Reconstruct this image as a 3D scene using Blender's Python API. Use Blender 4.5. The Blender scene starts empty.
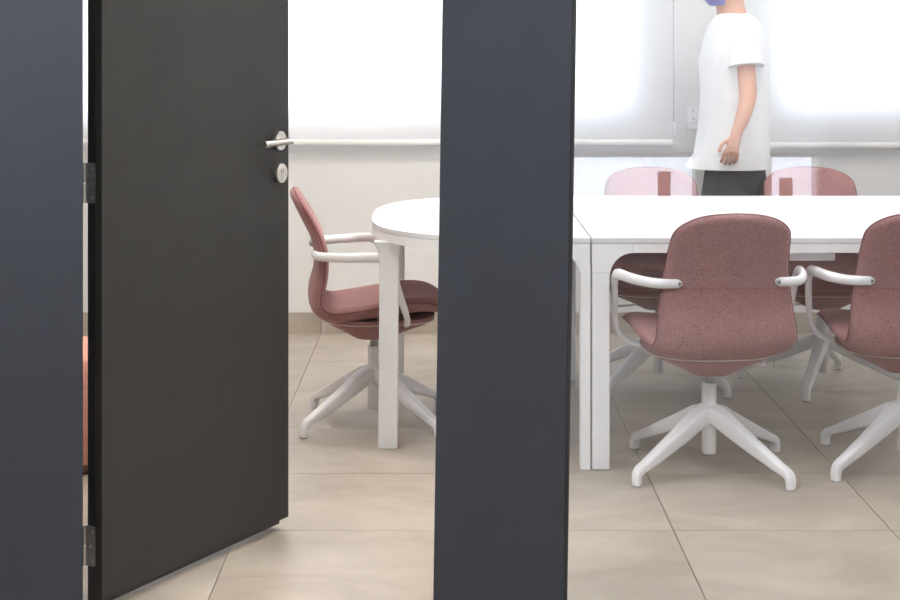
import bpy, math, random
from mathutils import Vector, Matrix
random.seed(7)
R = math.radians
PI = math.pi
scene = bpy.context.scene
C = scene.collection

# ------------------------------------------------------------------ camera
F_PX = 1650.0
cd = bpy.data.cameras.new('camera')
cd.sensor_fit = 'HORIZONTAL'
cd.sensor_width = 36.0
cd.lens = F_PX / 900.0 * 36.0
cd.shift_x = (450.0 - 445.0) / 900.0
cd.shift_y = -(300.0 - 40.0) / 900.0
cd.clip_start = 0.05
cam = bpy.data.objects.new('camera', cd)
C.objects.link(cam)
cam.location = (0, 0, 1.35)
cam.rotation_euler = (R(90), 0, 0)
scene.camera = cam

# ------------------------------------------------------------------ world (overcast daylight)
world = bpy.data.worlds.new('overcast_sky')
scene.world = world
world.use_nodes = True
wn = world.node_tree.nodes
wn['Background'].inputs['Color'].default_value = (0.82, 0.875, 1.0, 1)
wn['Background'].inputs['Strength'].default_value = 9.6

def portal(name, loc, rot, sx, sy):
    l = bpy.data.lights.new(name, 'AREA')
    l.shape = 'RECTANGLE'
    l.size, l.size_y = sx, sy
    l.cycles.is_portal = True
    o = bpy.data.objects.new(name, l)
    C.objects.link(o)
    o.location = loc
    o.rotation_euler = rot
PANEL_EMIT = 25.0
CORRIDOR_EMIT = 70.0

vs = scene.view_settings
scene.display_settings.display_device = 'sRGB'
vs.view_transform = 'Standard'
vs.look = 'None'
vs.exposure = 0.0
vs.gamma = 1.0
vs.use_curve_mapping = False

# ------------------------------------------------------------------ layout constants
YG = 3.70          # corridor face of the partition
YB = 7.60          # back wall of the meeting room
XL, XR = -2.60, 3.60
YC = -1.50         # corridor outer wall
H = 2.70

portal('window_portal', (-0.5, YB + 0.11, 1.7), (R(-90), 0, 0), 2.85, 1.4)
portal('window_portal', (2.45, YB + 0.11, 1.7), (R(-90), 0, 0), 1.7, 1.4)
portal('window_portal', (1.24, YC - 0.15, 1.48), (R(90), 0, 0), 1.5, 2.0)
portal('window_portal', (-2.0, YC - 0.15, 1.6), (R(90), 0, 0), 1.0, 1.6)

# ------------------------------------------------------------------ materials
MATS = {}
def nodes_mat(name):
    m = bpy.data.materials.new(name)
    m.use_nodes = True
    MATS[name] = m
    nt = m.node_tree
    return m, nt, nt.nodes, nt.links, nt.nodes['Principled BSDF']

def simple(name, col, rough=0.5, metal=0.0, var=0.04, scale=30.0, bump=0.0, bscale=200.0, spec=0.5, stretch=(1, 1, 1), sheen=0.0):
    m, nt, N, L, b = nodes_mat(name)
    tc = N.new('ShaderNodeTexCoord')
    mp = N.new('ShaderNodeMapping'); mp.inputs['Scale'].default_value = stretch
    L.new(tc.outputs['Object'], mp.inputs['Vector'])
    nz = N.new('ShaderNodeTexNoise'); nz.inputs['Scale'].default_value = scale
    nz.inputs['Detail'].default_value = 4
    L.new(mp.outputs['Vector'], nz.inputs['Vector'])
    cr = N.new('ShaderNodeValToRGB')
    cr.color_ramp.elements[0].position = 0.3
    cr.color_ramp.elements[1].position = 0.7
    cr.color_ramp.elements[0].color = (*[c * (1 - var) for c in col], 1)
    cr.color_ramp.elements[1].color = (*[min(1, c * (1 + var)) for c in col], 1)
    L.new(nz.outputs['Fac'], cr.inputs['Fac'])
    L.new(cr.outputs['Color'], b.inputs['Base Color'])
    b.inputs['Roughness'].default_value = rough
    b.inputs['Metallic'].default_value = metal
    b.inputs['Specular IOR Level'].default_value = spec
    if sheen:
        b.inputs['Sheen Weight'].default_value = sheen
        b.inputs['Sheen Roughness'].default_value = 0.5
    if bump:
        n2 = N.new('ShaderNodeTexNoise'); n2.inputs['Scale'].default_value = bscale
        n2.inputs['Detail'].default_value = 3
        L.new(mp.outputs['Vector'], n2.inputs['Vector'])
        bp = N.new('ShaderNodeBump'); bp.inputs['Strength'].default_value = bump
        bp.inputs['Distance'].default_value = 0.002
        L.new(n2.outputs['Fac'], bp.inputs['Height'])
        L.new(bp.outputs['Normal'], b.inputs['Normal'])
    return m

simple('plaster', (0.77, 0.76, 0.75), 0.85, var=0.015, scale=3, bump=0.15, bscale=120)
simple('ceiling_white', (0.82, 0.82, 0.81), 0.9, var=0.01)
simple('corridor_plaster', (0.55, 0.55, 0.57), 0.85, var=0.02, scale=3)
simple('grout', (0.07, 0.06, 0.052), 0.9)
simple('charcoal_laminate', (0.0105, 0.0138, 0.0220), 0.42, var=0.10, scale=9, spec=0.5)
simple('door_laminate', (0.0245, 0.0250, 0.0240), 0.58, var=0.10, scale=7, spec=0.35)
simple('door_edge', (0.010, 0.011, 0.015), 0.45, var=0.1)
simple('black_gasket', (0.008, 0.008, 0.009), 0.6)
simple('white_laminate', (0.75, 0.75, 0.75), 0.45, var=0.01)
simple('white_lacquer', (0.88, 0.875, 0.87), 0.42, var=0.012)
simple('white_plastic', (0.88, 0.875, 0.88), 0.40, var=0.012)
simple('grey_plastic', (0.35, 0.35, 0.36), 0.5)
simple('dark_plastic', (0.03, 0.03, 0.032), 0.5)
simple('brushed_steel', (0.58, 0.56, 0.53), 0.28, metal=1.0, var=0.12, scale=60, stretch=(1, 1, 14))
simple('hinge_steel', (0.34, 0.33, 0.33), 0.45, metal=0.9, var=0.10, scale=80)
simple('blind_bar', (0.85, 0.84, 0.82), 0.5, var=0.01)
simple('salmon_fabric', (0.74, 0.36, 0.27), 0.9, var=0.08, scale=120)
simple('skin', (0.62, 0.33, 0.22), 0.55, var=0.06, scale=20)
simple('white_cotton', (0.80, 0.80, 0.80), 0.9, var=0.03, scale=40, bump=0.2, bscale=60)
simple('grey_denim', (0.075, 0.075, 0.085), 0.9, var=0.15, scale=90)
simple('violet_mask', (0.19, 0.17, 0.46), 0.8, var=0.05)
simple('brown_hair', (0.06, 0.035, 0.022), 0.6, var=0.3, scale=90)
simple('white_rubber', (0.7, 0.7, 0.7), 0.7)
simple('frame_white', (0.78, 0.78, 0.78), 0.5)
simple('walnut', (0.16, 0.08, 0.05), 0.5, var=0.3, scale=12, stretch=(1, 1, 0.1))

def fabric_mat():
    m, nt, N, L, b = nodes_mat('pink_fabric')
    tc = N.new('ShaderNodeTexCoord')
    n1 = N.new('ShaderNodeTexNoise'); n1.inputs['Scale'].default_value = 300; n1.inputs['Detail'].default_value = 2
    n2 = N.new('ShaderNodeTexNoise'); n2.inputs['Scale'].default_value = 9; n2.inputs['Detail'].default_value = 4
    L.new(tc.outputs['Object'], n1.inputs['Vector']); L.new(tc.outputs['Object'], n2.inputs['Vector'])
    cr = N.new('ShaderNodeValToRGB')
    cr.color_ramp.elements[0].position = 0.33; cr.color_ramp.elements[1].position = 0.67
    cr.color_ramp.elements[0].color = (0.255, 0.116, 0.111, 1)
    cr.color_ramp.elements[1].color = (0.445, 0.248, 0.237, 1)
    L.new(n1.outputs['Fac'], cr.inputs['Fac'])
    mx = N.new('ShaderNodeMix'); mx.data_type = 'RGBA'; mx.blend_type = 'MULTIPLY'
    mx.inputs['Factor'].default_value = 0.35
    c2 = N.new('ShaderNodeValToRGB')
    c2.color_ramp.elements[0].position = 0.35; c2.color_ramp.elements[1].position = 0.65
    c2.color_ramp.elements[0].color = (0.78, 0.76, 0.78, 1); c2.color_ramp.elements[1].color = (1, 1, 1, 1)
    L.new(n2.outputs['Fac'], c2.inputs['Fac'])
    L.new(cr.outputs['Color'], mx.inputs['A']); L.new(c2.outputs['Color'], mx.inputs['B'])
    L.new(mx.outputs['Result'], b.inputs['Base Color'])
    b.inputs['Roughness'].default_value = 0.95
    b.inputs['Specular IOR Level'].default_value = 0.2
    b.inputs['Sheen Weight'].default_value = 0.25
    b.inputs['Sheen Roughness'].default_value = 0.4
    b.inputs['Sheen Tint'].default_value = (1.0, 0.75, 0.75, 1)
    bp = N.new('ShaderNodeBump'); bp.inputs['Strength'].default_value = 0.35; bp.inputs['Distance'].default_value = 0.001
    L.new(n1.outputs['Fac'], bp.inputs['Height']); L.new(bp.outputs['Normal'], b.inputs['Normal'])
fabric_mat()
simple('pink_piping', (0.20, 0.065, 0.065), 0.9, var=0.05)
simple('zipper_trim', (0.62, 0.55, 0.50), 0.5, var=0.05)

def tile_mat():
    m, nt, N, L, b = nodes_mat('beige_tile')
    g = N.new('ShaderNodeNewGeometry')
    oi = N.new('ShaderNodeObjectInfo')
    off = N.new('ShaderNodeVectorMath'); off.operation = 'MULTIPLY_ADD'
    cmb = N.new('ShaderNodeCombineXYZ')
    L.new(oi.outputs['Random'], cmb.inputs['X']); L.new(oi.outputs['Random'], cmb.inputs['Y'])
    off.inputs[1].default_value = (37, 23, 0)
    L.new(cmb.outputs['Vector'], off.inputs[0]); L.new(g.outputs['Position'], off.inputs[2])
    mp = N.new('ShaderNodeMapping'); mp.inputs['Scale'].default_value = (1.0, 1.4, 1.0)
    L.new(off.outputs['Vector'], mp.inputs['Vector'])
    n1 = N.new('ShaderNodeTexNoise'); n1.inputs['Scale'].default_value = 2.6; n1.inputs['Detail'].default_value = 7
    n1.inputs['Roughness'].default_value = 0.62
    n1.inputs['Distortion'].default_value = 0.6
    L.new(mp.outputs['Vector'], n1.inputs['Vector'])
    cr = N.new('ShaderNodeValToRGB')
    e = cr.color_ramp.elements
    e[0].position = 0.28; e[0].color = (0.325, 0.275, 0.222, 1)
    e[1].position = 0.72; e[1].color = (0.515, 0.455, 0.382, 1)
    k = cr.color_ramp.elements.new(0.5); k.color = (0.425, 0.370, 0.307, 1)
    L.new(n1.outputs['Fac'], cr.inputs['Fac'])
    L.new(cr.outputs['Color'], b.inputs['Base Color'])
    rr = N.new('ShaderNodeMapRange')
    rr.inputs['To Min'].default_value = 0.34; rr.inputs['To Max'].default_value = 0.5
    L.new(n1.outputs['Fac'], rr.inputs['Value'])
    L.new(rr.outputs['Result'], b.inputs['Roughness'])
    b.inputs['Specular IOR Level'].default_value = 0.4
tile_mat()

def glass_mat(name, tint, ior):
    m, nt, N, L, b = nodes_mat(name)
    N.remove(b)
    out = N['Material Output']
    tr = N.new('ShaderNodeBsdfTransparent'); tr.inputs['Color'].default_value = (*tint, 1)
    gl = N.new('ShaderNodeBsdfGlossy'); gl.inputs['Roughness'].default_value = 0.0
    fr = N.new('ShaderNodeFresnel'); fr.inputs['IOR'].default_value = ior
    # same reflectance from both sides of a face
    g = N.new('ShaderNodeNewGeometry')
    mv = N.new('ShaderNodeMix'); mv.data_type = 'FLOAT'
    mv.inputs['A'].default_value = ior; mv.inputs['B'].default_value = 1.0 / ior
    L.new(g.outputs['Backfacing'], mv.inputs['Factor'])
    # Fresnel node already inverts the IOR on backfaces, so feed it the inverse there
    L.new(mv.outputs['Result'], fr.inputs['IOR'])
    mix = N.new('ShaderNodeMixShader')
    L.new(fr.outputs['Fac'], mix.inputs['Fac'])
    L.new(tr.outputs['BSDF'], mix.inputs[1]); L.new(gl.outputs['BSDF'], mix.inputs[2])
    L.new(mix.outputs['Shader'], out.inputs['Surface'])
glass_mat('partition_glass', (0.865, 0.882, 0.90), 1.57)
glass_mat('window_glass', (0.97, 0.98, 0.98), 1.45)

def blind_mat():
    m, nt, N, L, b = nodes_mat('blind_fabric')
    N.remove(b)
    out = N['Material Output']
    tc = N.new('ShaderNodeTexCoord')
    nz = N.new('ShaderNodeTexNoise'); nz.inputs['Scale'].default_value = 300
    L.new(tc.outputs['Object'], nz.inputs['Vector'])
    cr = N.new('ShaderNodeValToRGB')
    cr.color_ramp.elements[0].color = (0.76, 0.755, 0.75, 1); cr.color_ramp.elements[1].color = (0.86, 0.855, 0.85, 1)
    L.new(nz.outputs['Fac'], cr.inputs['Fac'])
    d = N.new('ShaderNodeBsdfDiffuse'); t = N.new('ShaderNodeBsdfTranslucent')
    L.new(cr.outputs['Color'], d.inputs['Color']); L.new(cr.outputs['Color'], t.inputs['Color'])
    mix = N.new('ShaderNodeMixShader'); mix.inputs['Fac'].default_value = 0.35
    L.new(d.outputs['BSDF'], mix.inputs[1]); L.new(t.outputs['BSDF'], mix.inputs[2])
    L.new(mix.outputs['Shader'], out.inputs['Surface'])
blind_mat()

def emit_mat(name, col, s):
    m, nt, N, L, b = nodes_mat(name)
    b.inputs['Base Color'].default_value = (0.8, 0.8, 0.8, 1)
    b.inputs['Emission Color'].default_value = (*col, 1)
    b.inputs['Emission Strength'].default_value = s
emit_mat('lamp_diffuser', (1.0, 0.95, 0.89), PANEL_EMIT)
emit_mat('corridor_fill_diffuser', (1.0, 0.97, 0.95), CORRIDOR_EMIT)  # glow of the two added corridor lamps

# ------------------------------------------------------------------ mesh helpers
class MB:
    def __init__(self):
        self.v, self.f = [], []
    def add(self, verts, faces):
        n = len(self.v)
        self.v += [tuple(p) for p in verts]
        self.f += [tuple(i + n for i in f) for f in faces]
        return self
    def box(self, x0, x1, y0, y1, z0, z1):
        return self.add([(x0, y0, z0), (x1, y0, z0), (x1, y1, z0), (x0, y1, z0),
                         (x0, y0, z1), (x1, y0, z1), (x1, y1, z1), (x0, y1, z1)],
                        [(0, 3, 2, 1), (4, 5, 6, 7), (0, 1, 5, 4), (1, 2, 6, 5), (2, 3, 7, 6), (3, 0, 4, 7)])
    def loft(self, rings, cap=True, closed=False):
        n = len(rings[0]); m = len(rings)
        vs_ = [p for r in rings for p in r]
        fs = []
        for i in range(m if closed else m - 1):
            a, b2 = i * n, ((i + 1) % m) * n
            for j in range(n):
                k = (j + 1) % n
                fs.append((a + j, a + k, b2 + k, b2 + j))
        if cap and not closed:
            fs.append(tuple(range(n - 1, -1, -1)))
            fs.append(tuple((m - 1) * n + j for j in range(n)))
        return self.add(vs_, fs)
    def tube(self, pts, r, n=10, closed=False, flat=None):
        pts = [Vector(p) for p in pts]
        rings = []
        m = len(pts)
        up = Vector((0, 0, 1))
        prev = None
        for i, p in enumerate(pts):
            if closed:
                t = (pts[(i + 1) % m] - pts[i - 1])
            else:
                t = pts[min(i + 1, m - 1)] - pts[max(i - 1, 0)]
            t.normalize()
            if prev is None:
                a = up if abs(t.z) < 0.9 else Vector((0, 1, 0))
                side = t.cross(a).normalized()
            else:
                side = (prev - t * prev.dot(t)).normalized()
            prev = side
            nn = side.cross(t)
            rr = r(i / (m - 1)) if callable(r) else r
            ra, rb = (rr, rr) if flat is None else (rr, rr * flat)
            rings.append([p + side * ra * math.cos(2 * PI * j / n) + nn * rb * math.sin(2 * PI * j / n) for j in range(n)])
        return self.loft(rings, not closed, closed)
    def lathe(self, prof, c=(0, 0), n=24):
        rings = [[(c[0] + r * math.cos(2 * PI * j / n), c[1] + r * math.sin(2 * PI * j / n), z) for j in range(n)] for r, z in prof]
        return self.loft(rings)
    def xform(self, M):
        self.v = [tuple(M @ Vector(p)) for p in self.v]
        return self
    def build(self, name, mat, parent=None, smooth=40, bevel=0.0, loc=None, rot=None, segs=2):
        me = bpy.data.meshes.new(name)
        me.from_pydata(self.v, [], self.f)
        me.materials.append(MATS[mat])
        import bmesh
        bm = bmesh.new(); bm.from_mesh(me)
        bmesh.ops.recalc_face_normals(bm, faces=bm.faces)
        bm.to_mesh(me); bm.free()
        if smooth:
            me.polygons.foreach_set('use_smooth', [True] * len(me.polygons))
            me.set_sharp_from_angle(angle=R(smooth))
        o = bpy.data.objects.new(name, me)
        C.objects.link(o)
        if parent: o.parent = parent
        if loc is not None: o.location = loc
        if rot is not None: o.rotation_euler = rot
        if bevel:
            md = o.modifiers.new('bevel', 'BEVEL')
            md.width = bevel; md.segments = segs; md.limit_method = 'ANGLE'; md.angle_limit = R(40)
        return o

def tag(o, label=None, cat=None, group=None, kind=None):
    if label: o['label'] = label
    if cat: o['category'] = cat
    if group: o['group'] = group
    if kind: o['kind'] = kind
    return o
def empty(name, loc=(0, 0, 0), rz=0.0):
    o = bpy.data.objects.new(name, None)
    C.objects.link(o)
    o.location = loc; o.rotation_euler = (0, 0, rz)
    o.empty_display_size = 0.1
    return o
def copy_tree(o, parent=None):
    c = o.copy(); C.objects.link(c); c.parent = parent
    for ch in list(o.children):
        copy_tree(ch, c)
    return c
def link_copy(o, parent, loc):
    c = o.copy(); C.objects.link(c); c.parent = parent; c.location = loc
    return c

# ------------------------------------------------------------------ setting: floor of separate tiles
floor = MB().box(XL - 0.1, XR + 0.1, YC - 0.1, YB + 0.1, -0.10, -0.004).build('floor', 'grout', smooth=0)
tag(floor, 'beige stone tile floor with thin dark joints', kind='structure')
T = 0.6; G = 0.0026
tproto = MB().box(G / 2, T - G / 2, G / 2, T - G / 2, -0.0045, 0.0)
tile0 = None
x0 = 0.029 - 5 * T
y0 = 4.54 - 10 * T
for i in range(11):
    for j in range(16):
        x, y = x0 + i * T, y0 + j * T
        if x < XL - 0.4 or x + T > XR + 0.45 or y + T > YB + 0.55: continue
        if x + T > XR + 0.09: continue
        if tile0 is None:
            tile0 = tproto.build('tile', 'beige_tile', floor, smooth=0, bevel=0)
            tile0.location = (x, y, 0)
        else:
            link_copy(tile0, floor, (x, y, 0))

# ------------------------------------------------------------------ setting: back wall with two windows
W1 = (-1.90, 0.885, 0.99, 2.35)
W2 = (1.50, 3.25, 1.00, 2.35)
def wall_with_holes(name, mat, x0, x1, y0, y1, z1, holes):
    m = MB(); cx = x0
    for (a, b2, c, d) in sorted(holes):
        if a - cx > 1e-4: m.box(cx, a, y0, y1, 0, z1)
        m.box(a, b2, y0, y1, 0, c)
        m.box(a, b2, y0, y1, d, z1)
        cx = b2
    m.box(cx, x1, y0, y1, 0, z1)
    return m.build(name, mat, smooth=0)
wb = wall_with_holes('wall_back', 'plaster', XL, XR, YB, YB + 0.10, H, [W1, W2])
tag(wb, 'warm white plaster wall below the windows', kind='structure')
tag(MB().box(XL - 0.12, XL, YC, YB + 0.10, 0, H).build('wall_left', 'plaster', smooth=0), kind='structure')
tag(MB().box(XR, XR + 0.12, YC, YB + 0.10, 0, H).build('wall_right', 'plaster', smooth=0), kind='structure')
tag(MB().box(XL - 0.12, XR + 0.12, YC - 0.2, YB + 0.10, H, H + 0.1).build('ceiling', 'ceiling_white', smooth=0), kind='structure')

def window(name, hole, y0, mull, label, trans=(), e=0.055):
    a, b2, c, d = hole
    w = empty(name, (0, 0, 0)); tag(w, label, kind='structure')
    MB().box(a, a + e, y0, y0 + 0.06, c, d).box(b2 - e, b2, y0, y0 + 0.06, c, d)\
        .box(a + e, b2 - e, y0, y0 + 0.06, c, c + e).box(a + e, b2 - e, y0, y0 + 0.06, d - e, d)\
        .build('window_frame', 'frame_white', w, smooth=0, bevel=0.004)
    for mx in mull:
        MB().box(mx - 0.035, mx + 0.035, y0 + 0.002, y0 + 0.058, c + e, d - e).build('mullion', 'frame_white', w, smooth=0, bevel=0.004)
    for tz in trans:
        MB().box(a + e, b2 - e, y0 + 0.004, y0 + 0.056, tz - 0.03, tz + 0.03).build('transom', 'frame_white', w, smooth=0, bevel=0.004)
    xs = [a + e] + [q for mx in sorted(mull) for q in (mx - 0.035, mx + 0.035)] + [b2 - e]
    for k in range(0, len(xs), 2):
        MB().box(xs[k], xs[k + 1], y0 + 0.026, y0 + 0.034, c + e, d - e).build('pane', 'window_glass', w, smooth=0)
    return w
window('window_1', W1, YB + 0.015, (-0.03, -0.95), 'white framed window behind the wide roller blind')
window('window_2', W2, YB + 0.015, (2.2,), 'white framed window behind the second roller blind')

# baseboard of tile pieces
bb = MB().box(-2.371, XR, YB - 0.006, YB - 0.0005, 0.0, 0.094).build('baseboard_back', 'grout', smooth=0)
tag(bb, 'beige tile skirting along the back wall', kind='structure')
bt0 = None
for i in range(12):
    x = x0 + i * T
    if x + T > XR + 0.05: continue
    if x < XL: continue
    if bt0 is None:
        bt0 = MB().box(0.0015, T - 0.0015, -0.012, -0.0065, 0.0, 0.096).build('tile', 'beige_tile', bb, smooth=0)
        bt0.location = (x, YB, 0)
    else:
        link_copy(bt0, bb, (x, YB, 0))

# ------------------------------------------------------------------ setting: partition towards the corridor
wf = empty('wall_front'); tag(wf, 'charcoal partition with a wide post and a glass pane', kind='structure')
MB().box(XL, -0.8145, YG, YG + 0.012, 0, H).build('panel', 'charcoal_laminate', wf, smooth=0)
def post_x(z): return 0.0155 * (z - 0.767)
m = MB()
rings = []
for z in (0.0, H):
    s = post_x(z)
    rings.append([(-0.016 + s, YG, z), (0.277 + s, YG, z), (0.277 + s, YG + 0.10, z), (-0.016 + s, YG + 0.10, z)])
m.loft(rings).build('post', 'charcoal_laminate', wf, smooth=0, bevel=0.002)
rings = []
for z in (0.0, H):
    s = post_x(z)
    rings.append([(0.2775 + s, YG + 0.004, z), (0.2850 + s, YG + 0.004, z), (0.2850 + s, YG + 0.09, z), (0.2775 + s, YG + 0.09, z)])
MB().loft(rings).build('gasket', 'black_gasket', wf, smooth=0)
MB().box(-0.8144, -0.05, YG, YG + 0.10, 2.12, H).build('header', 'charcoal_laminate', wf, smooth=0)
MB().box(0.2745, XR, YG + 0.012, YG + 0.078, 0, 0.066).build('bottom_rail', 'charcoal_laminate', wf, smooth=0, bevel=0.002)
MB().box(0.33, XR, YG + 0.005, YG + 0.085, H - 0.08, H).build('top_rail', 'charcoal_laminate', wf, smooth=0, bevel=0.002)
rings = []
for z in (0.0665, H - 0.0805):
    s = post_x(z)
    rings.append([(0.2852 + s, YG + 0.04, z), (XR - 0.001, YG + 0.04, z), (XR - 0.001, YG + 0.05, z), (0.2852 + s, YG + 0.05, z)])
MB().loft(rings).build('glass_pane', 'partition_glass', wf, smooth=0)

# ------------------------------------------------------------------ setting: corridor behind the camera (windows and blocks invented to feed the glass reflections)
WC = [(-2.50, -1.50, 0.80, 2.40), (0.50, 1.375, 0.44, 2.45), (1.375, 1.78, 0.70, 2.45), (1.78, 2.04, 0.44, 2.45)]  # invented openings, stepped to shape the bright reflection in the pane
wc = wall_with_holes('wall_corridor', 'corridor_plaster', XL, XR, YC - 0.2, YC, H, WC)
tag(wc, 'white corridor wall with tall windows added for the glass reflections', kind='structure')
for k, hole in enumerate(WC):
    w = window('window_%d' % (k + 3), hole, YC - 0.10, (), 'added corridor window that feeds the glass reflections and lights the partition', e=0.005)  # unseen windows, added as light source for glass and panels
MB().box(1.166, 1.230, YC - 0.06, YC - 0.01, 0.4405, 0.63).build('reflection_block', 'walnut', wc, smooth=0)  # unseen block, added to leave a dark gap in the reflection
MB().box(1.832, 1.896, YC - 0.06, YC - 0.01, 0.4405, 0.595).build('reflection_block', 'walnut', wc, smooth=0)  # second added block, cuts another dark gap in the reflection

# ------------------------------------------------------------------ door
TH = math.atan2(0.694, 0.373)
door = empty('door_1', (-0.806, 3.875, 0), TH)
tag(door, 'open charcoal door with a steel lever handle', kind='structure')
DW, DH = 0.788, 2.08
MB().box(0.0, DW, 0.0, 0.020, 0.030, DH).build('face_panel', 'door_laminate', door, smooth=0, bevel=0.0015)
MB().box(0.006, DW - 0.014, 0.0205, 0.048, 0.012, DH - 0.012).build('core', 'door_edge', door, smooth=0, bevel=0.001)
# hinges
def hinge(zc):
    h = MB()
    # plate screwed on the hinge edge, rounded on its outer corners
    pts = []
    y0_, y1_, hh, rr = 0.0215, 0.050, 0.0475, 0.008
    for cyy, czz, a0 in ((y0_ + rr, hh - rr, 90), (y0_ + rr, -hh + rr, 180)):
        for k in range(5):
            a = R(a0 + k * 22.5)
            pts.append((cyy + rr * math.cos(a), czz + rr * math.sin(a)))
    pts += [(y1_, -hh), (y1_, hh)]
    h.loft([[(0.0058, p[0], p[1]) for p in pts], [(0.0030, p[0], p[1]) for p in pts]])
    ho = h.build('hinge', 'hinge_steel', door, smooth=30, loc=(0, 0, zc))
    MB().lathe([(0.0055, 0.001), (0.0055, 0.0475)], (0.001, 0.0545), 14).build('knuckle', 'hinge_steel', ho)
    MB().lathe([(0.0055, -0.0475), (0.0055, -0.001)], (0.001, 0.0545), 14).build('knuckle', 'brushed_steel', ho)
    for yy, zz in ((0.030, 0.034), (0.036, 0.0), (0.030, -0.034)):
        MB().tube([(0.0031, yy, zz), (0.0014, yy, zz)], 0.0042, 10).build('screw', 'brushed_steel', ho)
hinge(1.012); hinge(0.155)
# lever handle : coordinates along the leaf (x), out of the face (-y), up (z)
HX = DW - 0.052
ZH = 1.074
def disc(r, y0_, y1_, zc, xc=HX, n=28):
    return MB().loft([[(xc + r * math.cos(2 * PI * j / n), y, zc + r * math.sin(2 * PI * j / n)) for j in range(n)]
                      for r, y in ((r, y0_), (r, y1_ + 0.002), (r - 0.002, y1_))])
hd = disc(0.0265, 0.0, -0.012, ZH).build('door_handle', 'brushed_steel', door)
tag(hd, 'brushed steel lever handle')
MB().tube([(HX, -0.0121, ZH), (HX, -0.025, ZH), (HX, -0.038, ZH)], 0.0085, 14).build('neck', 'brushed_steel', hd)
lp = []
for k in range(9):
    a = R(90) * k / 8
    lp.append((HX - 0.014 * (1 - math.cos(a)) * 1.0, -0.0385 - 0.010 * math.sin(a), ZH))
for k in range(1, 11):
    lp.append((HX - 0.014 - 0.0118 * k, -0.0485 + 0.0004 * k, ZH - 0.00025 * k))
MB().tube(lp, lambda t: 0.0088 + 0.0012 * math.cos(2 * PI * t), 14).build('lever', 'brushed_steel', hd)
es = disc(0.0265, 0.0, -0.015, ZH - 0.089).build('lock_rosette', 'brushed_steel', door)
MB().tube([(HX, -0.0151, ZH - 0.082), (HX, -0.0175, ZH - 0.082)], 0.0085, 16).build('lock_cylinder', 'brushed_steel', es)
MB().box(HX - 0.005, HX + 0.005, -0.0172, -0.0151, ZH - 0.106, ZH - 0.0906).build('lock_cylinder', 'brushed_steel', es, bevel=0.002)
MB().box(HX - 0.0012, HX + 0.0012, -0.0179, -0.0176, ZH - 0.087, ZH - 0.077).build('key_slot', 'dark_plastic', es, smooth=0)

# ------------------------------------------------------------------ conference table
YF, YBK, YM = 5.17, 6.57, 5.87
XS = 0.458
ZT = 0.73
ZS = 0.712   # underside of the slab
ZA = 0.683   # underside of the frame
def end_outline(a, b2, n=3.0, N=40, inset=0.0):
    # curved end, from the front of the joint round the tip to the back
    pts = []
    for k in range(N + 1):
        t = -PI / 2 + PI * k / N
        c, s = math.cos(t), math.sin(t)
        pts.append((XS - 0.003 - (a - inset) * abs(c) ** (2 / n), YM + (b2 - inset) * math.copysign(abs(s) ** (2 / n), s)))
    return pts
def extrude(pts, z0, z1):
    return MB().loft([[(p[0], p[1], z0) for p in pts], [(p[0], p[1], z1) for p in pts]])
def table_leg(m, x0, x1, y0, y1, fx, fy, z0=0.0, z1=ZA, rad=0.075):
    """leg with a quarter-round web that runs into the frame; fx, fy = side the web is on"""
    m.box(x0, x1, y0, y1, z0, z1 - 0.0)
    def web(axis, sgn):
        w = 0.03
        n = 8
        prof = [(0.0, 0.0)]
        for k in range(n + 1):
            a = PI / 2 * k / n
            prof.append((rad - rad * math.sin(a), -(rad - rad * math.cos(a))))
        # (distance from leg, height below frame)
        prof = [(0.0, 0.0), ] + [(rad * (1 - math.cos(a_)), -rad * (1 - math.sin(a_))) for a_ in [PI / 2 * k / n for k in range(n + 1)]]
        ring0, ring1 = [], []
        for d, h in prof:
            if axis == 'x':
                xx = x1 + d if sgn > 0 else x0 - d
                yy = (y0, y0 + w) if fy_front else (y1 - w, y1)
                ring0.append((xx, yy[0], z1 + h)); ring1.append((xx, yy[1], z1 + h))
            else:
                yy = y1 + d if sgn > 0 else y0 - d
                xx = (x0, x0 + w) if fx_left else (x1 - w, x1)
                ring0.append((xx[0], yy, z1 + h)); ring1.append((xx[1], yy, z1 + h))
        m.loft([ring0, ring1])
    fy_front = fy > 0
    fx_left = fx > 0
    if fx: web('x', fx)
    if fy: web('y', fy)
    return m

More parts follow.
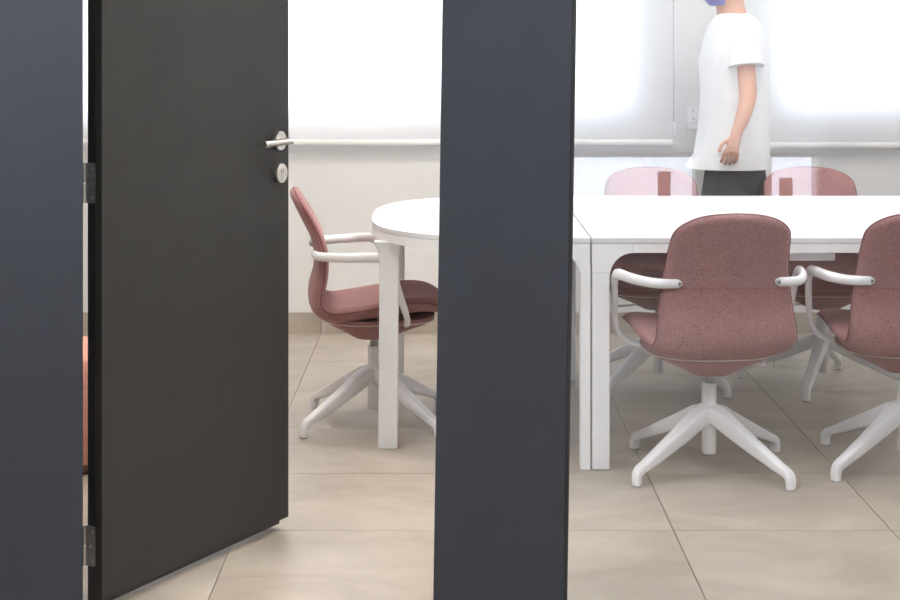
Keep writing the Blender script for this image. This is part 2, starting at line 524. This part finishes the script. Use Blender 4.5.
# --- straight table
tb = empty('conference_table', (0, 0, 0))
tag(tb, 'rectangular white conference table between the pink chairs', 'table')
X0, X1 = XS + 0.003, XS + 1.403
o = MB().box(X0, X1, YF, YBK, ZS + 0.001, ZT).build('tabletop', 'white_laminate', tb, smooth=0, bevel=0.002)
fr = 0.03
MB().box(X0 + 0.13, X1 - 0.13, YF, YF + fr, ZA, ZS).build('front_rail', 'white_lacquer', tb, smooth=0)
MB().box(X0 + 0.13, X1 - 0.13, YBK - fr, YBK, ZA, ZS).build('back_rail', 'white_lacquer', tb, smooth=0)
MB().box(X0, X0 + fr, YF + 0.135, YBK - 0.135, ZA, ZS).build('side_rail', 'white_lacquer', tb, smooth=0)
MB().box(X1 - fr, X1, YF + 0.135, YBK - 0.135, ZA, ZS).build('side_rail', 'white_lacquer', tb, smooth=0)
LW = 0.055
for fx in (1, -1):
    for fy in (1, -1):
        lx0, lx1 = (X0, X0 + LW) if fx > 0 else (X1 - LW, X1)
        ly0, ly1 = (YF, YF + LW) if fy > 0 else (YBK - LW, YBK)
        lower = MB().box(lx0, lx1, ly0, ly1, 0.004, 0.6205).build('leg', 'white_lacquer', tb, smooth=0, bevel=0.003)
        MB().box(lx0 + 0.006, lx1 - 0.006, ly0 + 0.006, ly1 - 0.006, 0, 0.0035).build('foot_pad', 'grey_plastic', lower, smooth=0)
        cm = MB()
        table_leg(cm, lx0, lx1, ly0, ly1, fx, fy, 0.6215, ZA)
        ax0, ax1 = (X0, X0 + 0.129) if fx > 0 else (X1 - 0.129, X1)
        ay = (YF, YF + fr) if fy > 0 else (YBK - fr, YBK)
        cm.box(ax0, ax1, ay[0], ay[1], ZA, ZS)
        by = (YF + fr, YF + 0.134) if fy > 0 else (YBK - 0.134, YBK - fr)
        bx = (X0, X0 + fr) if fx > 0 else (X1 - fr, X1)
        cm.box(bx[0], bx[1], by[0], by[1], ZA, ZS)
        cm.build('leg_corner', 'white_lacquer', tb, smooth=35)
# under-table beam and cable tray
MB().box(X0 + 0.2, X1 - 0.2, YM - 0.03, YM + 0.03, ZA - 0.005, ZS).build('cross_beam', 'white_lacquer', tb, smooth=0, bevel=0.003)
MB().box(0.93, 1.232, YF + 0.034, YF + 0.13, 0.653, ZS).build('cable_tray', 'white_lacquer', tb, smooth=0, bevel=0.006)
MB().box(1.10, 1.37, YM - 0.12, YM - 0.08, ZT + 0.0002, ZT + 0.0018).build('cable_flap', 'white_lacquer', tb, smooth=0)

# --- curved end table
te = empty('curved_end_table', (0, 0, 0))
tag(te, 'white table end piece with a rounded outline, beside the dark post', 'table')
A = 0.712
NS = 2.9
extrude(end_outline(A, 0.70, NS), ZS + 0.001, ZT).build('tabletop', 'white_laminate', te, smooth=35, bevel=0.002)
outer = end_outline(A - 0.001, 0.699, NS); inner = end_outline(A - 0.001, 0.699, NS, inset=0.03)
rr = []
for po, pi_ in zip(outer, inner):
    rr.append([(po[0], po[1], ZA), (po[0], po[1], ZS), (pi_[0], pi_[1], ZS), (pi_[0], pi_[1], ZA)])
MB().loft(rr).build('curved_rail', 'white_lacquer', te, smooth=35)
for fy in (1, -1):
    ly0, ly1 = (YF, YF + LW) if fy > 0 else (YBK - LW, YBK)
    lx0, lx1 = XS - 0.003 - 0.030, XS - 0.003
    lg = MB(); table_leg(lg, lx0, lx1, ly0, ly1, -1, fy, 0.004, ZA)
    lg.build('leg', 'white_lacquer', te, smooth=35)
# legs under the curve: swept with a flare where they meet the rail
def curve_leg(sy):
    yb = YM + sy * 0.424
    rings = []
    for z, xo, w, yo in ((0.0, -0.221, 0.064, 0.0), (0.30, -0.219, 0.064, 0.0), (0.55, -0.217, 0.064, 0.0), (0.60, -0.217, 0.064, 0.0),
                         (0.63, -0.2185, 0.0655, 0.001), (0.652, -0.222, 0.070, 0.003), (0.668, -0.227, 0.077, 0.006), (ZA + 0.002, -0.234, 0.088, 0.010)):
        d = 0.05
        ya = yb - sy * (-yo)           # outer face
        rings.append([(xo, ya, z), (xo + w, ya + sy * (0.0), z), (xo + w, ya - sy * d, z), (xo, ya - sy * d, z)])
    return MB().loft(rings)
for sy in (-1, 1):
    curve_leg(sy).build('leg', 'white_lacquer', te, smooth=35, bevel=0.003)
MB().box(-0.06, XS - 0.04, YM - 0.03, YM + 0.03, ZA - 0.002, ZS).build('cross_beam', 'white_lacquer', te, smooth=0, bevel=0.003)

# ------------------------------------------------------------------ swivel chair
def spline(pts, n):
    """Catmull-Rom through tuples"""
    P = [Vector(p) for p in pts]
    P = [2 * P[0] - P[1]] + P + [2 * P[-1] - P[-2]]
    out = []
    seg = len(P) - 3
    for k in range(n):
        t = k / (n - 1) * seg
        i = min(int(t), seg - 1); t -= i
        a, b2, c, d = P[i:i + 4]
        out.append(0.5 * ((2 * b2) + (c - a) * t + (2 * a - 5 * b2 + 4 * c - d) * t * t + (3 * b2 - a - 3 * c + d) * t ** 3))
    return out
# forward, height, half width, wrap (edge towards the sitter), thickness
PROF = [(-0.290, 0.828, 0.177, 0.008, 0.028), (-0.267, 0.785, 0.181, 0.010, 0.034), (-0.238, 0.732, 0.186, 0.012, 0.038),
        (-0.206, 0.668, 0.193, 0.012, 0.040), (-0.191, 0.605, 0.201, 0.012, 0.041), (-0.194, 0.540, 0.209, 0.012, 0.042),
        (-0.208, 0.478, 0.217, 0.014, 0.046), (-0.200, 0.425, 0.222, 0.018, 0.052), (-0.152, 0.398, 0.227, 0.024, 0.056),
        (-0.080, 0.400, 0.232, 0.028, 0.056), (0.010, 0.411, 0.237, 0.030, 0.056), (0.100, 0.425, 0.239, 0.030, 0.056),
        (0.175, 0.432, 0.237, 0.022, 0.054), (0.225, 0.424, 0.230, 0.010, 0.048), (0.250, 0.398, 0.224, 0.000, 0.040)]
def shell_rows(n=120):
    raw = spline([Vector(p) for p in PROF] if False else PROF, 300) if False else None
    # splines on padded 3-vectors
    a = spline([(p[0], p[1], p[2]) for p in PROF], 400)
    b2 = spline([(p[3], p[4], 0) for p in PROF], 400)
    # arclength resample, denser near both ends for the rounded corners
    L_ = [0.0]
    for k in range(1, 400):
        L_.append(L_[-1] + math.hypot(a[k][0] - a[k - 1][0], a[k][1] - a[k - 1][1]))
    tot = L_[-1]
    rows = []
    for k in range(n):
        u = k / (n - 1)
        s = tot * (0.5 - 0.5 * math.cos(PI * u)) * 0.75 + tot * u * 0.25
        i = 0
        while i < 398 and L_[i + 1] < s: i += 1
        f = (s - L_[i]) / max(1e-9, L_[i + 1] - L_[i])
        p = a[i].lerp(a[i + 1], min(1, f)); q = b2[i].lerp(b2[i + 1], min(1, f))
        j0, j1 = max(0, i - 3), min(399, i + 4)
        t = Vector((a[j1][0] - a[j0][0], a[j1][1] - a[j0][1])).normalized()
        # sitter-side normal: back leans -> forward/up
        nrm = Vector((-t[1], t[0]))
        hw = p[2]
        for dist, rd, rw in ((s, 0.092, 0.172), (tot - s, 0.090, 0.130)):
            if dist < rd:
                q_ = 1 - dist / rd
                hw = hw - rw * (1 - max(0.0, 1 - q_ ** 2.3) ** (1 / 2.3))
        endd = min(s, tot - s)
        et = min(1.0, math.sqrt(max(0.0, 1 - (1 - min(1, endd / 0.02)) ** 2)))
        rows.append((p[0], p[1], max(hw, 0.003), q[0], q[1], nrm, et))
    return rows
ROWS = shell_rows(90)
NV = 20
def shell_pt(row, v, side):
    u, z, hw, wrap, th, nrm, et = row
    off = wrap * (abs(v) ** 2.2)
    tt = th * 0.5 * et * math.sqrt(max(0.0, 1 - abs(v) ** 7))
    d = off + side * tt
    return (v * hw, u + nrm[0] * d, z + nrm[1] * d)
def build_shell():
    m = MB()
    vv = [math.sin(PI / 2 * (-1 + 2 * k / NV)) * 0.55 + 0.45 * (-1 + 2 * k / NV) for k in range(NV + 1)]
    verts = []; faces = []
    n = NV + 1
    for side in (1, -1):
        for row in ROWS:
            for v in vv:
                verts.append(shell_pt(row, v, side))
    M_ = len(ROWS)
    for sidx in (0, 1):
        b0 = sidx * M_ * n
        for i in range(M_ - 1):
            for j in range(NV):
                q = (b0 + i * n + j, b0 + i * n + j + 1, b0 + (i + 1) * n + j + 1, b0 + (i + 1) * n + j)
                faces.append(q if sidx == 0 else q[::-1])
    m.add(verts, faces)
    return m
def weld(o, d=0.0004):
    import bmesh
    bm = bmesh.new(); bm.from_mesh(o.data)
    bmesh.ops.remove_doubles(bm, verts=bm.verts, dist=d)
    bmesh.ops.dissolve_degenerate(bm, edges=bm.edges, dist=1e-5)
    bmesh.ops.recalc_face_normals(bm, faces=bm.faces)
    bm.to_mesh(o.data); bm.free()
    o.data.polygons.foreach_set('use_smooth', [True] * len(o.data.polygons))
    for e in o.data.edges: e.use_edge_sharp = False

SWIVEL = []        # parts that turn with the seat
def make_chair():
    t = empty('swivel_chair')
    sh = build_shell().build('shell', 'pink_fabric', t, smooth=0)
    weld(sh)
    SWIVEL.append('shell')
    loop = [shell_pt(r, 1.0, 0) for r in ROWS] + [shell_pt(r, -1.0, 0) for r in reversed(ROWS)]
    def out(p, k=0.001): return p
    MB().tube(loop, 0.0022, 6, closed=True).build('piping', 'pink_piping', sh)
    # padded underside that tapers to the column
    def ring(a, b2, z, cu, n=36, e=2.6):
        pts = []
        for k in range(n):
            an = 2 * PI * k / n
            c, s = math.cos(an), math.sin(an)
            pts.append((a * math.copysign(abs(c) ** (2 / e), c), cu + b2 * math.copysign(abs(s) ** (2 / e), s), z))
        return pts
    und = MB().loft([ring(0.210, 0.200, 0.390, 0.012), ring(0.203, 0.197, 0.375, 0.012), ring(0.170, 0.168, 0.357, 0.010), ring(0.105, 0.105, 0.327, 0.0), ring(0.068, 0.072, 0.307, 0.0), ring(0.060, 0.064, 0.303, 0.0)])\
        .build('seat_underside', 'pink_fabric', t, smooth=50)
    zr = ring(0.2045, 0.1985, 0.3755, 0.012)
    MB().tube(zr, 0.0022, 6, closed=True).build('zipper', 'zipper_trim', und)
    MB().box(0.150, 0.1535, -0.182, -0.178, 0.350, 0.374).build('zipper_pull', 'brushed_steel', und, smooth=0)
    # armrests
    for s in (-1, 1):
        path = spline([(0.146 * s, -0.213, 0.617), (0.186 * s, -0.212, 0.617), (0.222 * s, -0.198, 0.617), (0.250 * s, -0.155, 0.617), (0.273 * s, -0.095, 0.618), (0.288 * s, -0.035, 0.620),
                       (0.294 * s, 0.010, 0.616), (0.295 * s, 0.036, 0.592), (0.292 * s, 0.052, 0.545), (0.286 * s, 0.072, 0.480), (0.277 * s, 0.088, 0.435),
                       (0.258 * s, 0.096, 0.405), (0.225 * s, 0.098, 0.385), (0.180 * s, 0.098, 0.374)], 78)
        def arm_r(q):
            if q < 0.008: return 0.0055
            if q < 0.022: return 0.0088
            if q < 0.4: return 0.0108 + 0.0030 * q / 0.4
            return 0.0138 - 0.0050 * min(1, (q - 0.4) / 0.4)
        ar = MB().tube(path, arm_r, 14, flat=1.25).build('armrest', 'white_plastic', t)
        p0 = Vector((0.154 * s, -0.212, 0.617)); dr = Vector((0.10 * s, -1, 0)).normalized()
        MB().tube([p0 + dr * 0.006, p0 + dr * 0.0118], 0.0075, 14).build('bolt', 'brushed_steel', ar)
        MB().tube([p0 + dr * 0.0119, p0 + dr * 0.0124], 0.0035, 6).build('hex_socket', 'dark_plastic', ar)
    # adjustment lever
    MB().tube([(0.06, 0.02, 0.322), (0.13, 0.035, 0.318), (0.19, 0.045, 0.316), (0.20, 0.046, 0.316)], lambda q: 0.004 if q < 0.6 else 0.007, 8).build('height_lever', 'white_plastic', t)
    SWIVEL.extend(['seat_underside', 'armrest', 'height_lever'])
    # column and base
    MB().lathe([(0.0135, 0.245), (0.0135, 0.3035)], n=20).build('gas_lift', 'grey_plastic', t)
    MB().lathe([(0.0225, 0.19), (0.0235, 0.268), (0.022, 0.272), (0.0145, 0.272)], n=24).build('column_sleeve', 'white_plastic', t)
    MB().lathe([(0.020, 0.050), (0.0225, 0.053), (0.0225, 0.155)], n=24).build('column_tube', 'white_plastic', t)
    MB().lathe([(0.026, 0.150), (0.036, 0.153), (0.042, 0.170), (0.040, 0.190), (0.030, 0.203), (0.023, 0.207)], n=28).build('hub', 'white_plastic', t)
    lm = None
    for k in range(4):
        ang = R(45 + 90 * k)
        if lm is None:
            secs = []   # r, ztop, zbot, half width
            prof = [(0.020, 0.204, 0.150, 0.026), (0.045, 0.198, 0.142, 0.026), (0.075, 0.182, 0.127, 0.024), (0.12, 0.158, 0.106, 0.0215), (0.18, 0.127, 0.082, 0.0195),
                    (0.24, 0.096, 0.059, 0.018), (0.285, 0.073, 0.043, 0.017)]
            rings = []
            def rrect(c, ax, hw, hh, rad=0.006):
                # c centre in (r,z), ax: unit direction 'up' of the section in (r,z)
                pts = []
                for sx, sy, a0 in ((1, 1, 0), (-1, 1, 90), (-1, -1, 180), (1, -1, 270)):
                    for q in range(3):
                        an = R(a0 + 45 * q)
                        lx = sx * (hw - rad) + rad * math.cos(an)
                        ly = sy * (hh - rad) + rad * math.sin(an)
                        pts.append((c[0] + ax[0] * ly, lx, c[1] + ax[1] * ly))
                return pts
            for r_, zt, zb, hw in prof:
                ax = Vector((0.44, 0.9)).normalized()
                rings.append(rrect((r_, (zt + zb) / 2), ax, hw, (zt - zb) / 2 * 0.92))
            for (r_, z_, axx, axz, hw, hh) in ((0.306, 0.050, 0.62, 0.78, 0.0165, 0.0135), (0.318, 0.041, 0.85, 0.52, 0.016, 0.0125), (0.323, 0.030, 1, 0.12, 0.0155, 0.0115),
                                               (0.324, 0.018, 1, 0, 0.0150, 0.0110), (0.324, 0.004, 1, 0, 0.0145, 0.0105)):
                rings.append(rrect((r_, z_), Vector((axx, axz)).normalized(), hw, hh))
            lg = MB().loft(rings).build('leg', 'white_plastic', t, smooth=50, rot=(0, 0, ang))
            gl = MB().box(0.316, 0.332, -0.010, 0.010, 0.0, 0.0038).build('glide', 'grey_plastic', lg, smooth=0)
            lm = lg
        else:
            c = lm.copy(); C.objects.link(c); c.parent = t; c.rotation_euler = (0, 0, ang)
            g2 = gl.copy(); C.objects.link(g2); g2.parent = c
    return t
chair = make_chair()
def place_chair(root, loc, base_rot, yaw, label, group=None):
    root.location = loc
    root.rotation_euler = (0, 0, base_rot)
    for ch in root.children:
        if ch.name.split('.')[0] in SWIVEL:
            ch.rotation_euler = (0, 0, yaw - base_rot)
    tag(root, label, 'chair', group)
spots = [
    ((0.831, 5.195, 0), R(-5.6), R(7), 'pink fabric swivel chair seen from behind, second from the dark post on the near table side', None),
    ((1.457, 5.235, 0), R(-9), R(-1), 'pink swivel chair seen from behind, farthest from the door along the near table side', None),
    ((0.835, 6.45, 0), R(0), R(180), 'pink swivel chair across the table, washed out by glass reflections beside the standing person', None),
    ((1.480, 6.46, 0), R(201), R(180), 'salmon pink swivel chair across the table with its backrest below the right blind', None),
    ((-0.250, 5.822, 0), R(0), R(-84), 'pink swivel chair in side profile at the rounded table end', None),
]
spots[0] = (spots[0][0], spots[0][1], spots[0][2], 'pink fabric swivel chair seen from behind, nearest the table joint and dark post', None)
chairs = [chair] + [copy_tree(chair) for _ in spots[1:]]
for c, s in zip(chairs, spots):
    place_chair(c, *s)

# ------------------------------------------------------------------ roller blinds
def blind(x0, x1, zb, label, chain):
    b = empty('roller_blind', ((x0 + x1) / 2, YB - 0.06, zb))
    tag(b, label, 'blind')
    w = (x1 - x0) / 2
    zt = 2.55 - zb
    n = 12
    MB().add([(-w, 0, 0.02), (w, 0, 0.02), (w, 0, zt), (-w, 0, zt)], [(0, 1, 2, 3)]).build('blind_fabric', 'blind_fabric', b, smooth=0)
    pts = [(0.009 * math.cos(2 * PI * k / 16), 0.013 + 0.014 * math.sin(2 * PI * k / 16)) for k in range(16)]
    MB().loft([[(-w - 0.004, p[0], p[1]) for p in pts], [(w + 0.004, p[0], p[1]) for p in pts]]).build('bottom_bar', 'blind_bar', b, smooth=50)
    MB().loft([[(xx, 0.02 + 0.03 * math.cos(2 * PI * k / 20), zt + 0.03 * math.sin(2 * PI * k / 20)) for k in range(20)] for xx in (-w - 0.01, w + 0.01)]).build('roller_tube', 'blind_bar', b)
    if chain:
        c = MB()
        for q in range(2):
            xx = w + 0.010
            yy = -0.008 + 0.016 * q
            zz = 0.06
            while zz < zt - 0.03:
                c.add([(xx + 0.003, yy, zz), (xx - 0.003, yy, zz), (xx, yy + 0.003, zz), (xx, yy - 0.003, zz), (xx, yy, zz + 0.003), (xx, yy, zz - 0.003)],
                      [(0, 2, 4), (2, 1, 4), (1, 3, 4), (3, 0, 4), (2, 0, 5), (1, 2, 5), (3, 1, 5), (0, 3, 5)])
                zz += 0.0085
        ch = c.build('bead_chain', 'grey_plastic', b, smooth=0)
        MB().box(w + 0.002, w + 0.018, -0.012, 0.012, 0.045, 0.105).build('chain_holder', 'white_plastic', ch, smooth=0, bevel=0.005)
    return b
blind(-2.05, 1.035, 0.868, 'wide white roller blind above the rounded table end, glowing with daylight', True)
blind(1.43, 3.40, 0.855, 'white roller blind behind the standing person and the salmon chair', False)

cb = blind(0.42, 2.075, 0.715, 'added corridor roller blind that dims the window reflection in the glass', False)  # unseen, added to weaken the upper part of the mirrored brightness
cb.location.y = YC + 0.03

# ------------------------------------------------------------------ wall socket
ws = empty('wall_socket', (1.142, YB, 1.005)); tag(ws, 'small white wall socket plate with a shallow tray, between the blinds', 'socket')
MB().box(-0.030, 0.030, -0.012, 0, -0.034, 0.040).build('plate', 'white_plastic', ws, smooth=0, bevel=0.003)
for zz in (0.020, -0.018):
    MB().tube([(0, -0.0125, zz), (0, -0.0150, zz)], 0.004, 10).build('button', 'grey_plastic', ws)
MB().box(-0.030, 0.030, -0.028, 0, -0.064, -0.040).build('tray', 'white_plastic', ws, smooth=0, bevel=0.003)

# ------------------------------------------------------------------ pouf seen through the hinge gap
pf = empty('pouf', (-1.20, 5.30, 0)); tag(pf, 'salmon fabric seat glimpsed through the hinge gap behind the dark door', 'pouf')
MB().lathe([(0.19, 0.0), (0.20, 0.01), (0.20, 0.03)], n=32).build('base', 'walnut', pf)
MB().lathe([(0.20, 0.0305), (0.215, 0.05), (0.218, 0.20), (0.215, 0.32), (0.20, 0.355), (0.16, 0.37), (0.05, 0.375)], n=40).build('cushion', 'salmon_fabric', pf, smooth=50)

# ------------------------------------------------------------------ ceiling lamps
def lamp(x, y, label, mat='lamp_diffuser'):
    l = empty('ceiling_lamp', (x, y, H)); tag(l, label, 'lamp', 'flat square ceiling lamps')
    MB().box(-0.31, 0.31, -0.31, 0.31, -0.03, -0.0005).build('housing', 'white_plastic', l, smooth=0)
    MB().box(-0.28, 0.28, -0.28, 0.28, -0.034, -0.0302).build('diffuser', mat, l, smooth=0)
for x, y, where in ((-0.7, 4.6, 'just inside the open door'), (1.2, 4.6, 'just behind the glass pane'), (-0.7, 6.1, 'over the rounded table end'),
                    (1.3, 6.1, 'over the rectangular table'), (2.9, 5.3, 'beside the plain side wall')):
    lamp(x, y, 'flat square meeting room ceiling lamp ' + where)
lamp(-1.35, 2.65, 'added flat square corridor lamp that lights the charcoal panel', 'corridor_fill_diffuser')  # invented lamp, brightens the panel from above
lamp(0.85, 2.35, 'added flat square corridor lamp that lights the room through the glass pane', 'corridor_fill_diffuser')  # invented lamp, brightens table legs and floor behind the glass

# ------------------------------------------------------------------ person (facing -x, walking past the window)
PX, PY = 1.255, 7.14
def build_person():
    verts, edges, rad = [], [], []
    def add(p, r, parent=None):
        verts.append(p); rad.append(r if isinstance(r, tuple) else (r, r))
        i = len(verts) - 1
        if parent is not None: edges.append((parent, i))
        return i
    pel = add((0, 0, 0.94), (0.12, 0.10))
    sp = add((0.0, 0, 1.08), (0.115, 0.09), pel)
    ch_ = add((-0.005, 0, 1.27), (0.135, 0.10), sp)
    ub = add((0.0, 0, 1.385), (0.075, 0.06), ch_)
    nk = add((-0.012, 0, 1.475), 0.052, ub)
    hd0 = add((-0.035, 0, 1.55), (0.070, 0.082), nk)
    hd1 = add((-0.030, 0, 1.63), (0.078, 0.092), hd0)
    hd2 = add((-0.025, 0, 1.69), (0.055, 0.065), hd1)
    for s, sw in ((-1, -1), (1, 1)):       # s=-1: arm towards the camera
        sh = add((0.005, 0.160 * s, 1.370), 0.045, ub)
        el = add((0.020 if s < 0 else 0.03, 0.215 * s, 1.115), 0.040, sh)
        fa = add((0.000 if s < 0 else 0.03, 0.235 * s, 1.05), 0.037, el)
        wr = add((-0.040 if s < 0 else 0.03, 0.258 * s, 0.960), 0.024, fa)
        dx = -0.25 if s < 0 else -0.1
        d = Vector((dx, 0, -1)).normalized()
        fw = Vector((-d.z * -1, 0, 0))
        fwd = Vector((-1, 0, dx * -1 * -1)).normalized()
        fwd = Vector((-1, 0, 0)) - d * Vector((-1, 0, 0)).dot(d); fwd.normalize()
        w0 = Vector(verts[wr])
        pm = add(tuple(w0 + d * 0.045), (0.022, 0.030), wr)
        for q, (off, ln) in enumerate(((-0.027, 0.060), (-0.009, 0.074), (0.009, 0.079), (0.027, 0.071))):
            b0 = w0 + d * 0.088 + fwd * off
            k1 = add(tuple(b0), 0.0092, pm)
            k2 = add(tuple(b0 + d * ln * 0.40 + Vector((0, -0.012 * s, 0))), 0.0085, k1)
            k3 = add(tuple(b0 + d * ln * 0.62 + Vector((0, -0.040 * s, 0))), 0.0072, k2)
        t1 = add(tuple(w0 + d * 0.04 + fwd * 0.036), 0.010, pm)
        t2 = add(tuple(w0 + d * 0.070 + fwd * 0.050), 0.0088, t1)
        t3 = add(tuple(w0 + d * 0.095 + fwd * 0.052), 0.0078, t2)
        hp = add((0.0, 0.085 * s, 0.88), 0.085, pel)
        fx = -0.16 if s < 0 else 0.17
        kn = add((fx * 0.62, 0.09 * s, 0.49), 0.055, hp)
        an = add((fx * 1.0 + 0.03, 0.09 * s, 0.095), 0.036, kn)
        ft = add((fx * 1.0 - 0.09, 0.09 * s, 0.045), 0.032, an)
    me = bpy.data.meshes.new('person_body')
    me.from_pydata(verts, edges, [])
    ob = bpy.data.objects.new('person', me)
    C.objects.link(ob)
    me.materials.append(MATS['skin'])
    md = ob.modifiers.new('skin', 'SKIN')
    md.use_smooth_shade = True
    sv = me.skin_vertices[0].data
    for i, r_ in enumerate(rad):
        sv[i].radius = r_
        sv[i].use_root = (i == 0)
    ss = ob.modifiers.new('sub', 'SUBSURF'); ss.levels = 2; ss.render_levels = 2
    return ob
person = build_person()
person.location = (PX, PY, 0)
tag(person, 'person in loose white short-sleeved shirt walking past the windows behind the table', 'person')
def ell(cx, cy, z, a, b2, n=28, e=2.3):
    out = []
    for k in range(n):
        an = 2 * PI * k / n
        c, s = math.cos(an), math.sin(an)
        out.append((cx + a * math.copysign(abs(c) ** (2 / e), c), cy + b2 * math.copysign(abs(s) ** (2 / e), s), z))
    return out
shirt = MB().loft([ell(-0.03, 0, 0.80, 0.180, 0.205), ell(-0.015, 0, 0.86, 0.160, 0.200), ell(-0.005, 0, 0.98, 0.150, 0.192), ell(0, 0, 1.12, 0.145, 0.190), ell(-0.005, 0, 1.26, 0.148, 0.200),
                   ell(-0.002, 0, 1.36, 0.130, 0.205), ell(0, 0, 1.420, 0.108, 0.180), ell(-0.004, 0, 1.450, 0.082, 0.115), ell(-0.008, 0, 1.464, 0.066, 0.075)], cap=False)\
    .build('shirt', 'white_cotton', person, smooth=60)
for s in (-1, 1):
    el = Vector((0.020 if s < 0 else 0.03, 0.215 * s, 1.115)); shp = Vector((0.005, 0.150 * s, 1.40))
    MB().tube([shp, shp.lerp(el, 0.2), shp.lerp(el, 0.4), shp.lerp(el, 0.57)], lambda q: 0.060 + 0.018 * q, 18).build('sleeve', 'white_cotton', shirt, smooth=60)
tr = MB()
for s in (-1, 1):
    fx = -0.16 if s < 0 else 0.17
    ks = [(0.0, 0.085 * s, 0.93, 0.115, 0.100), (fx * 0.10, 0.088 * s, 0.80, 0.128, 0.088), (fx * 0.34, 0.09 * s, 0.66, 0.110, 0.080), (fx * 0.62, 0.09 * s, 0.49, 0.078, 0.072), (fx * 0.85, 0.09 * s, 0.28, 0.068, 0.062), (fx + 0.03, 0.09 * s, 0.11, 0.062, 0.056)]
    tr.loft([ell(a, b2, z, p, q, 20, 2.1) for a, b2, z, p, q in ks])
tr.loft([ell(0, 0, 0.83, 0.135, 0.17, 20), ell(0, 0, 0.95, 0.125, 0.165, 20), ell(0, 0, 1.0, 0.118, 0.155, 20)])
tr.build('trousers', 'grey_denim', person, smooth=60)
for s in (-1, 1):
    fx = -0.16 if s < 0 else 0.17
    x_, y_ = fx + 0.03, 0.09 * s
    MB().loft([ell(x_ - 0.045, y_, 0.0, 0.135, 0.046, 24, 2.6), ell(x_ - 0.045, y_, 0.03, 0.137, 0.048, 24, 2.6), ell(x_ - 0.035, y_, 0.065, 0.115, 0.045, 24, 2.4), ell(x_, y_, 0.11, 0.055, 0.046, 24, 2.0)]).build('shoe', 'white_rubber', person, smooth=50)
def ball(c, r, n=20, m=12, cut=None):
    rings = []
    for i in range(1, m):
        a = -PI / 2 + PI * i / m
        rings.append([(c[0] + r[0] * math.cos(a) * math.cos(2 * PI * k / n), c[1] + r[1] * math.cos(a) * math.sin(2 * PI * k / n), c[2] + r[2] * math.sin(a)) for k in range(n)])
    return MB().loft(rings)
# hair: a cap over the crown and the back of the head, hairline above the brow
hr = []
for i in range(1, 13):
    a_ = -0.55 * PI / 2 + (PI / 2 + 0.55 * PI / 2) * i / 12.5
    ring_ = []
    for k in range(24):
        th_ = 2 * PI * k / 24
        front = max(0.0, -math.cos(th_))
        zz = 1.640 + 0.098 * math.sin(a_)
        zz = max(zz, 1.655 + 0.02 * front) if front > 0.2 else zz
        rr_ = math.cos(a_) if zz == 1.640 + 0.098 * math.sin(a_) else math.cos(math.asin(min(1, (zz - 1.640) / 0.098)))
        ring_.append((-0.018 + 0.104 * rr_ * math.cos(th_), 0.090 * rr_ * math.sin(th_), zz))
    hr.append(ring_)
MB().loft(hr).build('hair', 'brown_hair', person, smooth=80)
mk = []
for i in range(9):
    v_ = -1 + 2 * i / 8
    ring_ = []
    for k in range(16):
        th_ = PI / 2 + PI * k / 15
        bulge = 1 - 0.35 * v_ * v_
        ring_.append((-0.055 + 0.082 * bulge * math.cos(th_), 0.080 * math.sin(th_) * (1 - 0.10 * max(0, -v_)), 1.543 + 0.045 * v_))
    for k in range(15, -1, -1):
        th_ = PI / 2 + PI * k / 15
        bulge = 1 - 0.35 * v_ * v_
        ring_.append((-0.055 + 0.078 * bulge * math.cos(th_), 0.077 * math.sin(th_) * (1 - 0.10 * max(0, -v_)), 1.543 + 0.045 * v_))
    mk.append(ring_)
MB().loft(mk).build('face_mask', 'violet_mask', person, smooth=80)
ball((-0.122, 0, 1.592), (0.016, 0.013, 0.022), 12, 8).build('nose', 'skin', person, smooth=80)
for s in (-1, 1):
    ball((-0.108, 0.03 * s, 1.615), (0.010, 0.013, 0.008), 12, 8).build('eye', 'dark_plastic', person, smooth=80)
    ball((-0.02, 0.083 * s, 1.59), (0.017, 0.010, 0.030), 12, 8).build('ear', 'skin', person, smooth=80)
